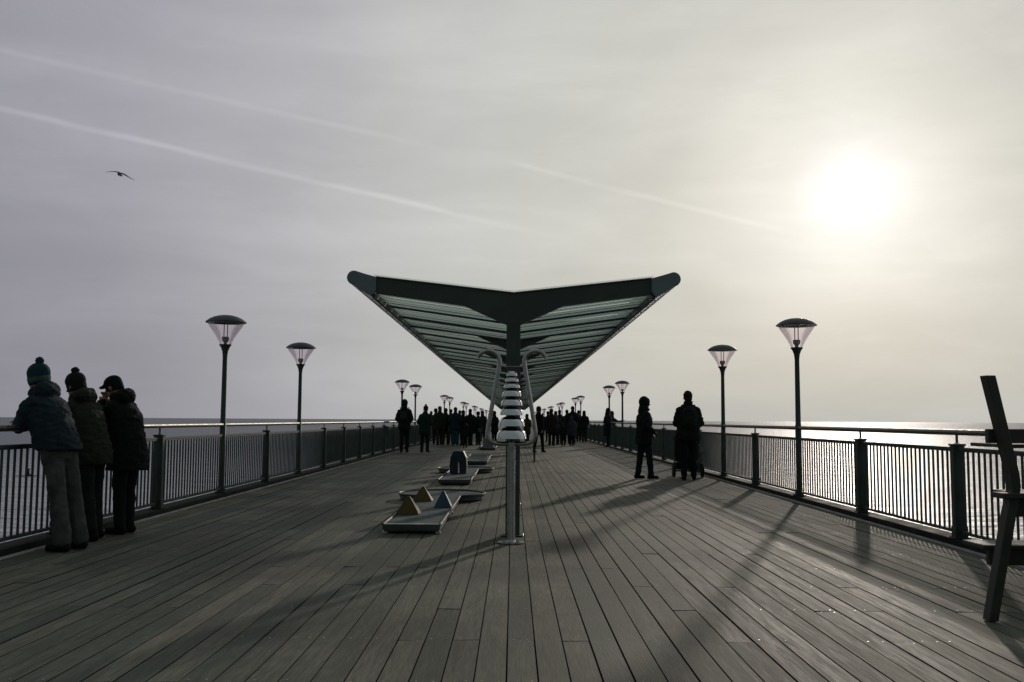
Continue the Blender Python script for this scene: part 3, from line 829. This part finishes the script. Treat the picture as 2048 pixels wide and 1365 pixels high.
    rg += [(S(P + u * .03), .182 * bk * wide, .145 * bk * deep, ph * .4), (S(P + u * .18), .178 * bk * wide, .138 * bk * deep, ph), (S(P + u * .32), .185 * bk * wide, .142 * bk * deep, ph), (S(P + u * .41), .172 * bk * wide, .132 * bk * deep ** .7, ph),
           (S(P + u * .475), .125 * bk * wide, .105 * bk, ph), (S(P + u * .53), .092 * s, .094 * s, ph), (S(P + u * .625), .082 * s, .088 * s, ph)]
    loft(b, rg)
    for k_ in (-1, 1):
        capsule(b, S(Sh[k_] - u * .022), S(el[k_]), .070 * bk, .064 * bk); capsule(b, S(el[k_]), S(wr_[k_]), .062 * bk, .048 * bk)
        capsule(b, S(Sh[k_] - u * .022), S(P + u * .40), .070 * bk, .10 * bk)
        capsule(b, S(Sh[k_] - u * .015), S(P + u * .51), .058 * bk, .075 * bk)
    if hood in ('down', 'up'):
        bb = N - Vector((0, 1, 0)) * .085 + u * .055
        if hood == 'down':
            icos(b, S(bb), (.145 * s, .085 * s, .092 * s)); capsule(b, S(N + Vector((-.075, .03, .03))), S(bb + Vector((-.05, 0, .03))), .048 * s, .062 * s); capsule(b, S(N + Vector((.075, .03, .03))), S(bb + Vector((.05, 0, .03))), .048 * s, .062 * s)
    co = bake('coat', b, C_(coat), t, vx, 2, (.013 if detail else .012) * s, (13 if detail else 8.5), h * 13 + p0[0], stretch=(1, 1, .9))
    # --- head wear
    if hood == 'up':
        b = MB(); icos(b, hd((0, -.030, .030)), tuple(s * x_ for x_ in (.108, .118, .132)), hr)
        capsule(b, hd((0, -.045, -.06)), S(N + Vector((0, -.03, -.01))), .090 * s, .11 * s)
        icos(b, hd((0, .055, .03)), tuple(s * x_ for x_ in (.080, .04, .095)), hr)
        bake('hood', b, C_(coat), t, min(vx, .016), 2, .004)
    if hat in ('beanie', 'bobble'):
        b = MB(); icos(b, hd((0, -.014, .055)), tuple(s * x_ for x_ in (.095, .113, .100)), hr)
        loft(b, [(hd((0, -.020, -.055)), .086 * s, .104 * s, hp * .7), (hd((0, -.014, .0)), .090 * s, .108 * s, hp * .7), (hd((0, -.012, .055)), .092 * s, .110 * s, hp * .7)])
        ho = bake('hat', b, C_(hatcol), t, min(vx, .012), 1, .003, 40)
        if hat == 'bobble':
            b = MB(); icos(b, hd((0, -.035, .165)), .040 * s); bake('pompom', b, C_(hatcol), ho, .008, 1, .008, 60)
        if hatband:
            b = MB(); loft(b, [(hd((0, -.018, -.036)), .087 * s, .105 * s, hp * .7), (hd((0, -.013, .012)), .095 * s, .114 * s, hp * .7)], 28); bake('hat_band', b, C_(hatband), ho, .008, 1, .003, 60)
    elif hat == 'cap':
        b = MB(); icos(b, hd((0, -.014, .055)), tuple(s * x_ for x_ in (.086, .104, .082)), hr); icos(b, hd((0, .095, .05)), (.075 * s, .055 * s, .016 * s), hr); loft(b, [(hd((0, -.02, -.045)), .080 * s, .096 * s, hp * .7), (hd((0, -.014, .05)), .090 * s, .108 * s, hp * .7)])
        bake('cap', b, C_(hatcol), t, min(vx, .012), 1)
    elif hat == 'short' or (hat is None and hood != 'up'):
        b = MB(); icos(b, hd((0, -.026, .040)), tuple(s * x_ for x_ in (.090, .104, .102)), hr); icos(b, hd((0, -.058, -.03)), tuple(s * x_ for x_ in (.078, .055, .075)), hr)
        bake('hair', b, C_(hair), t, min(vx, .012), 1, .008, 30, h * 3)
    elif hat == 'long':
        b = MB(); icos(b, hd((0, -.022, .040)), tuple(s * x_ for x_ in (.096, .110, .104)), hr)
        capsule(b, hd((0, -.05, 0)), S(N + Vector((0, -.05, .0))), .085 * s, .085 * s); capsule(b, hd((-.055, -.01, -.01)), S(N + Vector((-.06, .02, .01))), .04 * s, .045 * s); capsule(b, hd((.055, -.01, -.01)), S(N + Vector((.06, .02, .01))), .04 * s, .045 * s)
        bake('hair', b, C_(hair), t, min(vx, .014), 2, .007, 24, h * 3)
    if scarf:
        b = MB(); rr_ = .085 * s
        pts = [S(N + Vector((0, .01, .035))) + Vector((math.cos(q * PI / 6) * rr_, math.sin(q * PI / 6) * rr_, 0)) for q in range(13)]
        b.tube(pts, .035 * s, 8); bake('scarf', b, C_(scarf), t, .014, 2, .006, 30)
    return t, s, P, u, N, Sh, wr_

# three people leaning on the left railing
person('person in teal bobble hat, slate jacket and grey jeans leaning on the left railing', pos=ground(141, 1102), rz=R(72), h=1.76, lean=25, headpitch=0, headyaw=0, coat=(.018, .032, .038), legs=(.075, .078, .070),
       hat='bobble', hatcol=(.012, .050, .056), hatband=(.07, .10, .08), hood='down', clen=.02, bulk=1.12, deep=1.12, spread=.105, voxel=.0105, detail=True, pelvis_y=.185, armL=((-.20, .46, 1.13), (.04, .55, 1.16)), armR=((.22, .48, 1.13), (.02, .58, 1.17)), flare=.022, knee=-.01, hair=(.03, .02, .012))
person('person in dark olive coat and bobble hat, middle one of three leaning on railing', pos=ground(188, 1080), rz=R(69), h=1.70, lean=20, headpitch=10, headyaw=6, coat=(.024, .030, .020), legs=(.014, .018, .017),
       hat='bobble', hatcol=(.012, .014, .014), hood='down', clen=.16, bulk=1.12, deep=1.1, spread=.12, voxel=.0105, detail=True, pelvis_y=.08, armL=((-.20, .42, 1.17), (.02, .50, 1.20)), armR=((.23, .40, 1.18), (.04, .50, 1.22)), knee=.02, stride=.08)
person('person in long black coat and cap holding both hands up to the face by railing', pos=ground(247, 1068), rz=R(76), h=1.69, lean=13, headpitch=20, headyaw=8, coat=(.008, .011, .010), legs=(.010, .012, .012),
       hat='cap', hatcol=(.008, .010, .010), hood='down', clen=.235, bulk=1.14, deep=1.22, spread=.08, voxel=.0105, detail=True, pelvis_y=-.01, armL=((-.15, .34, 1.19), (-.035, .31, 1.42)), armR=((.16, .33, 1.19), (.045, .31, 1.42)), skirt=1.08)
# walkers ahead on the left half
G = 'people strolling on the pier'
person('tall person in a dark hooded coat and rucksack walking away by the left railing', 808, 905.5, rz=R(-4), h=1.93, coat=(.012, .018, .016), hood='up', hat='none', clen=.16, bulk=1.08, voxel=.016, stride=.05, arms='hang', wide=1.05)
person('person in dark green coat and bobble hat right of the tall hooded walker', 849, 905, rz=R(-8), h=1.72, coat=(.016, .028, .022), hat='bobble', hatcol=(.025, .022, .018), clen=.24, bulk=1.12, voxel=.016, stride=.08)
person('person in dark jacket and brown trousers near the left crowd\'s left end', 879, 891, rz=R(10), h=1.84, coat=(.020, .024, .016), legs=(.040, .036, .026), hat='short', hair=(.05, .045, .035), voxel=.02, stride=.06)
person('person in a pointed cap half hidden at the far left of the left crowd', 871, 889.6, rz=R(0), h=1.74, coat=(.022, .026, .018), legs=(.03, .03, .02), hat='beanie', voxel=.022)
person('person in olive trousers carrying a mustard bag in the left crowd', 891, 890.3, rz=R(-10), h=1.76, coat=(.012, .015, .014), legs=(.050, .050, .020), hat='short', voxel=.02, stride=.07)
person('person in a flat dark cap behind the one in blue in the left crowd', 901, 888.5, rz=R(5), h=1.74, coat=(.014, .017, .018), hat='cap', voxel=.022)
person('person in a blue coat and bright blue trousers in the left crowd', 910, 891.2, rz=R(-3), h=1.80, coat=(.012, .032, .046), legs=(.010, .075, .105), hat='short', hair=(.04, .036, .03), clen=.2, bulk=1.15, voxel=.02, flare=.03, wide=1.1)
person('person holding a pink bag facing the viewer in the left crowd', 926, 890.6, rz=R(150), h=1.66, coat=(.012, .014, .014), hat='short', voxel=.02)
person('small child in black with thin legs in front of the left crowd', 930, 896.5, rz=R(0), h=1.00, coat=(.010, .012, .012), hood='up', hat='none', clen=.3, voxel=.02, stride=.06)
person('broad person in a long black coat beside the pink bag', 940, 891.6, rz=R(-20), h=1.72, coat=(.008, .011, .010), hat='short', clen=.36, bulk=1.28, wide=1.15, voxel=.02)
person('person in a dark hat at the right end of the left crowd', 956, 890.8, rz=R(15), h=1.60, coat=(.014, .016, .016), hat='beanie', bulk=1.1, voxel=.02)
person('person in black standing behind the left pipe arm of the bell post', 989, 889.0, rz=R(25), h=1.64, coat=(.012, .020, .016), hood='up', hat='none', clen=.3, voxel=.02)
person('person in a brown checked coat seen just behind the stacked bells', 1054, 888.5, rz=R(-30), h=1.52, coat=(.060, .045, .035), legs=(.03, .03, .03), hat='long', hair=(.04, .028, .02), clen=.35, bulk=1.15, voxel=.02)
person('person in black in mid stride to the right of the bell post', 1077, 905.5, rz=R(-40), h=1.72, coat=(.007, .010, .010), legs=(.008, .010, .010), hat='beanie', clen=.2, voxel=.018, stride=.16, wide=.95)
person('person in dark clothes far ahead between the bell post and the right crowd', 1086, 872.5, rz=R(5), h=1.75, coat=(.014, .020, .020), hat='short', voxel=.025, stride=.06)
person('person in a grey hood in the gap between the left crowd and the far lamps', 965, 884.0, rz=R(5), h=1.70, coat=(.020, .024, .024), hood='up', hat='none', clen=.25, voxel=.024)
person('person in a dark coat walking behind the hooded walker\'s right shoulder', 862, 880.5, rz=R(0), h=1.70, coat=(.016, .020, .018), hat='short', clen=.2, voxel=.024, stride=.06)
person('person in a short jacket half hidden behind the pink bag holder', 919, 884.5, rz=R(-5), h=1.72, coat=(.018, .018, .020), hat='short', voxel=.024, stride=.05)
# crowd on the right half
person('person in wide reddish brown coat at the left of the right crowd', 1103, 892.6, rz=R(0), h=1.74, coat=(.026, .018, .016), legs=(.012, .012, .012), hat='short', hair=(.045, .02, .015), clen=.28, bulk=1.25, wide=1.1, voxel=.018, stride=.04, flare=.012)
person('long haired person behind the teal shoulder bag in the right crowd', 1111, 890.4, rz=R(-6), h=1.66, coat=(.014, .014, .014), hat='long', hair=(.035, .02, .014), voxel=.022)
person('dark haired person between the brown coat and the tall one in the right crowd', 1119.5, 889.0, rz=R(6), h=1.74, coat=(.012, .014, .014), hat='short', voxel=.022, stride=.05)
person('child in a dark jacket walking in the middle of the right crowd', 1127, 893.2, rz=R(0), h=1.10, coat=(.012, .016, .016), hat='long', hair=(.05, .035, .028), clen=.2, bulk=1.15, voxel=.018, stride=.05)
person('person in a plain black jacket behind the child in the right crowd', 1134, 887.6, rz=R(-4), h=1.76, coat=(.012, .014, .015), hat='short', voxel=.022)
person('short person in a speckled blue grey hooded coat in the right crowd', 1143.5, 892.4, rz=R(3), h=1.40, coat=(.040, .045, .058), legs=(.010, .012, .012), hood='up', hat='none', clen=.36, bulk=1.3, wide=1.1, voxel=.018, stride=.05)
person('tallest person in the right crowd, dark jacket and short hair', 1145, 888.0, rz=R(0), h=1.94, coat=(.010, .012, .013), hat='short', bulk=1.1, voxel=.02)
person('person in a dark beanie near the right end of the right crowd', 1157.5, 884.6, rz=R(8), h=1.76, coat=(.014, .016, .016), hat='beanie', voxel=.022, stride=.06)
person('person with a pale handbag at the right end of the right crowd', 1168.5, 885.8, rz=R(-5), h=1.74, coat=(.010, .013, .013), legs=(.022, .026, .028), hat='long', clen=.2, bulk=1.1, voxel=.02, stride=.07)
person('person in a bulky dark coat close behind the brown coated one in the right crowd', 1096, 884.0, rz=R(4), h=1.70, coat=(.012, .016, .018), hat='beanie', clen=.25, bulk=1.15, voxel=.024)
person('person in dark trousers behind the speckled coat in the right crowd', 1151, 881.5, rz=R(-4), h=1.70, coat=(.014, .014, .016), hat='short', voxel=.024, stride=.06)
# pair at the right railing
person('person in a long dark coat standing close to the far right railing', 1216, 894.8, rz=R(-62), h=1.78, coat=(.012, .020, .018), legs=(.014, .022, .02), hat='long', hair=(.012, .012, .01), clen=.42, bulk=1.2, voxel=.018, arms='pocket')
person('person reaching an arm out over the far right railing', 1224.5, 893.0, rz=R(-85), h=1.66, coat=(.014, .020, .020), hat='long', hair=(.05, .035, .025), clen=.25, voxel=.018, armR=((.2, .26, 1.20), (.14, .52, 1.27)), armL=((-.2, .26, 1.20), (-.12, .50, 1.25)))
# woman in profile
ww = person('person in a dark padded coat and fur hood walking to the right in profile', 1289, 958.6, rz=R(-78), h=1.70, lean=0, headpitch=4, coat=(.013, .017, .017), legs=(.016, .024, .026), hood='up', hat='none', clen=.18, bulk=1.2, stride=.125, spread=.07, voxel=.012, detail=True, knee=.0,
       armL=((-.26, .00, 1.12), (-.17, .19, .99)), armR=((.25, -.04, 1.13), (.15, .15, 1.02)), scarf=(.014, .016, .016))
# man and pushchair
mm = person('person with short hair and black rucksack pushing a pushchair by right railing', 1378, 961.0, rz=R(-3), h=1.83, lean=3, coat=(.014, .015, .014), legs=(.010, .012, .013), hat='short', hair=(.025, .018, .012), clen=.14, bulk=1.26, wide=1.0, stride=.05, spread=.10, voxel=.012, detail=True, arms='push', headpitch=8)

def strap_obj(t, s, P, u, Sh, w_, d_, h_, mat, label=None, zoff=.30, group=None):
    """rucksack worn on the back: a thing of its own, with straps and a pocket"""
    loc = t.matrix_world
    rg = thing('rucksack', label, 'rucksack', t.location, t.rotation_euler.z)
    b = MB(); c = P * s + u * zoff * s + Vector((0, -.205 * s, 0))
    icos(b, c, (w_, d_, h_)); loft(b, [(c + Vector((0, 0, -h_ * .75)), w_ * .9, d_ * .95, 0), (c, w_ * 1.0, d_, 0), (c + Vector((0, 0, h_ * .7)), w_ * .8, d_ * .85, 0)])
    bg = bake('bag', b, mat, rg, .014, 2, .006, 18)
    b = MB(); icos(b, c + Vector((0, -d_ * .85, -h_ * .3)), (w_ * .7, d_ * .45, h_ * .38)); bake('pocket', b, mat, rg, .012, 1, .003)
    for k_ in (-1, 1):
        b = MB(); pts = [c + Vector((k_ * w_ * .6, d_ * .6, h_ * .65)), Sh[k_] * s + Vector((-k_ * .045, -.06, .095)), Sh[k_] * s + Vector((-k_ * .045, .07, .085)), Sh[k_] * s + Vector((-k_ * .03, .15, -.12))]
        b.tube(pts, .02, 6, squash=.5); b.build('strap', mat, rg, True)
    return rg
t_, s_, P_, u_, N_, Sh_, w_ = mm
strap_obj(t_, s_, P_, u_, Sh_, .155, .085, .235, C_((.020, .021, .020)), 'black rucksack on the back of the person with the pushchair')
# small rucksack of the tall hooded walker
tw = [o for o in col.objects if o.get('label', '').startswith('tall person in a dark hooded')][0]
strap_obj(tw, 1.93 / 1.75, Vector((0, 0, .93)), Vector((0, 0, 1)), {-1: Vector((-.18, 0, 1.415)), 1: Vector((.18, 0, 1.415))}, .12, .07, .17, C_((.035, .038, .034)), 'small grey rucksack on the tall hooded walker', zoff=.28)

def handbag(px, py_feet, hgt, col_, label, w_=.16, h_=.12, dx=0):
    g = ground(px, py_feet)
    t = thing('bag', label, 'bag', (g.x + dx, g.y - .16, hgt))
    b = MB(); loft(b, [((0, 0, -h_), w_, .05, 0), ((0, 0, 0), w_ * .95, .055, 0), ((0, 0, h_), w_ * .7, .035, 0)], 16); bake('bag_body', b, C_(col_), t, .014, 2, .006, 20)
    MB().tube([(-w_ * .5, 0, h_ * .9), (-w_ * .35, 0, h_ * 1.8), (0, 0, h_ * 2.2), (w_ * .35, 0, h_ * 1.8), (w_ * .5, 0, h_ * .9)], .008, 6).build('strap', C_((.02, .02, .02)), t, True)
handbag(1114, 892.8, .93, (.020, .060, .066), 'teal shoulder bag on the brown coated person in the right crowd', .13, .12)
handbag(933, 892.0, .98, (.16, .035, .035), 'pink bag held in the left crowd', .10, .07)
handbag(900, 890.8, .78, (.085, .075, .025), 'mustard bag carried in the left crowd', .09, .15)
handbag(1177, 886.2, .90, (.25, .25, .24), 'pale handbag at the right end of the right crowd', .06, .09)

# ------------------------------------------------------------------ pushchair
pg = ground(1378, 955.5); 
pc = thing('pushchair', 'dark pushchair in front of the person with the rucksack, near the right railing', 'pushchair', (pg.x + .005, pg.y + .30, 0), R(-3))
def wheel(x_, y_, r_, wd):
    o = MB().tube([(x_ - wd / 2, y_, r_), (x_ - wd / 2 * .6, y_, r_), (x_ + wd / 2 * .6, y_, r_), (x_ + wd / 2, y_, r_)], [r_ * .86, r_, r_, r_ * .86], 24).build('wheel', M['rubber'], pc, True)
    MB().tube([(x_ - wd / 2 - .006, y_, r_), (x_ + wd / 2 + .006, y_, r_)], r_ * .55, 16).build('hub', M['lane_frame'], o, True)
for sx in (-1, 1): wheel(sx * .305, -.22, .160, .062)
for sx in (-1, 1): wheel(sx * .24, .42, .10, .045)
fr = MB()
for sx in (-1, 1):
    fr.tube([(sx * .26, -.22, .145), (sx * .25, .0, .42), (sx * .245, -.26, .98), (sx * .24, -.33, 1.03)], .013, 8)
    fr.tube([(sx * .22, .42, .10), (sx * .235, .20, .38), (sx * .25, .0, .42)], .013, 8)
fr.tube([(-.24, -.33, 1.03), (.24, -.33, 1.03)], .017, 8); fr.tube([(-.28, -.22, .145), (.28, -.22, .145)], .011, 8); fr.tube([(-.24, .42, .10), (.24, .42, .10)], .011, 8)
fr.build('frame', M['black_metal'], pc, True)
b = MB(); loft(b, [((0, .05, .33), .23, .17, 0), ((0, .02, .45), .275, .20, 0), ((0, -.06, .72), .275, .12, 0), ((0, -.10, .90), .25, .08, 0)], 20)
bake('seat', b, C_((.012, .016, .016)), pc, .014, 2, .006, 12)
b = MB(); icos(b, (0, .02, .84), (.285, .24, .17)); bake('sunshade', b, C_((.014, .018, .018)), pc, .014, 2, .006, 14)
b = MB(); loft(b, [((0, -.04, .16), .24, .17, 0), ((0, -.04, .32), .255, .18, 0)], 20); bake('basket', b, C_((.010, .012, .012)), pc, .014, 1, .006, 14)
pb = thing('blanket', 'pale cloth hanging on the right side of the pushchair', 'blanket', (pg.x + .27, pg.y + .05, .62))
b = MB(); loft(b, [((0, 0, -.10), .05, .03, 0), ((0, 0, .0), .045, .03, 0), ((-.03, 0, .09), .03, .02, 0)], 12); bake('cloth', b, C_((.16, .18, .15)), pb, .01, 2, .006, 25)

# ------------------------------------------------------------------ gull
gp = at(240, 347, 41.0)
gl = thing('seagull', 'dark gull gliding with bent wings high over the sea on the left', 'bird', gp)
b = MB(); sc = .0216
def wing(pts):
    for (x0_, z0_, w0, t0), (x1_, z1_, w1, t1_) in zip(pts[:-1], pts[1:]):
        loft(b, [((0, 0, 0), 1, 1, 0)] , 3) if False else None
        # chord runs mostly fore-aft and slightly down, thin section
        n_ = 12; o = len(b.v)
        for (xx, zz, cw, th_) in ((x0_, z0_, w0, t0), (x1_, z1_, w1, t1_)):
            for k_ in range(n_):
                a_ = 2 * PI * k_ / n_
                y_ = cw * math.cos(a_); z_ = th_ * math.sin(a_)
                b.v.append((xx, y_ * .94, zz + z_ + y_ * .26))
        for k_ in range(n_):
            k2 = (k_ + 1) % n_; b.f.append((o + k_, o + k2, o + n_ + k2, o + n_ + k_))
        b.f.append(tuple(o + k_ for k_ in reversed(range(n_)))); b.f.append(tuple(o + n_ + k_ for k_ in range(n_)))
wing([(.03, -.01, .14, .03), (-.10, .055, .15, .024), (-.25, .075, .13, .018), (-.45, .065, .08, .012), (-.655, .045, .02, .006)])
wing([(-.03, .0, .14, .03), (.10, -.01, .15, .024), (.22, -.065, .13, .02), (.40, -.175, .08, .012), (.55, -.26, .045, .009), (.67, -.305, .015, .006)])
icos(b, (0, .0, -.055), (.062, .22, .065)); icos(b, (.0, .20, -.05), (.04, .06, .04)); capsule(b, (.0, .24, -.05), (.0, .29, -.06), .014, .006)
capsule(b, (.0, -.15, -.10), (.09, -.24, -.155), .045, .022); 
bake('body', b, simple('gull_feathers', (.035, .040, .038), .7, 0, .3, 12), gl, .011, 1)

# ------------------------------------------------------------------ surfer waiting in the water
sg = ground(56, 953, SEA)
sb = thing('surfboard', 'long surfboard floating under the sitting surfer on the left', 'surfboard', (sg.x, sg.y, SEA), R(8))
MB().tube([(-1.35, 0, .06), (-1.1, 0, .05), (-.4, 0, .04), (.6, 0, .05), (1.1, 0, .09), (1.4, 0, .16)], [.02, .16, .27, .27, .17, .02], 12, True, .16).build('board', C_((.04, .045, .05)), sb, True)
sp_ = thing('person', 'surfer in a black wetsuit sitting upright on a board in the sea', 'person', (sg.x, sg.y, SEA), R(-60))
b = MB(); loft(b, [((0, -.02, .06), .16, .14, 0), ((0, 0, .3), .14, .11, 0), ((0, .03, .52), .19, .11, 0), ((0, .04, .62), .07, .07, 0)]); icos(b, (0, .06, .76), (.09, .11, .125))
for k_ in (-1, 1):
    capsule(b, (k_ * .10, 0, .08), (k_ * .24, .38, .10), .09, .07); capsule(b, (k_ * .24, .38, .10), (k_ * .27, .36, -.35), .065, .045)
    capsule(b, (k_ * .19, .03, .52), (k_ * .27, .10, .30), .055, .045); capsule(b, (k_ * .27, .10, .30), (k_ * .15, .30, .20), .045, .035); hand(b, (k_ * .15, .30, .20), (-k_ * .3, .9, -.2), k_)
bake('body', b, C_((.010, .012, .013)), sp_, .018, 1)
bake_all()
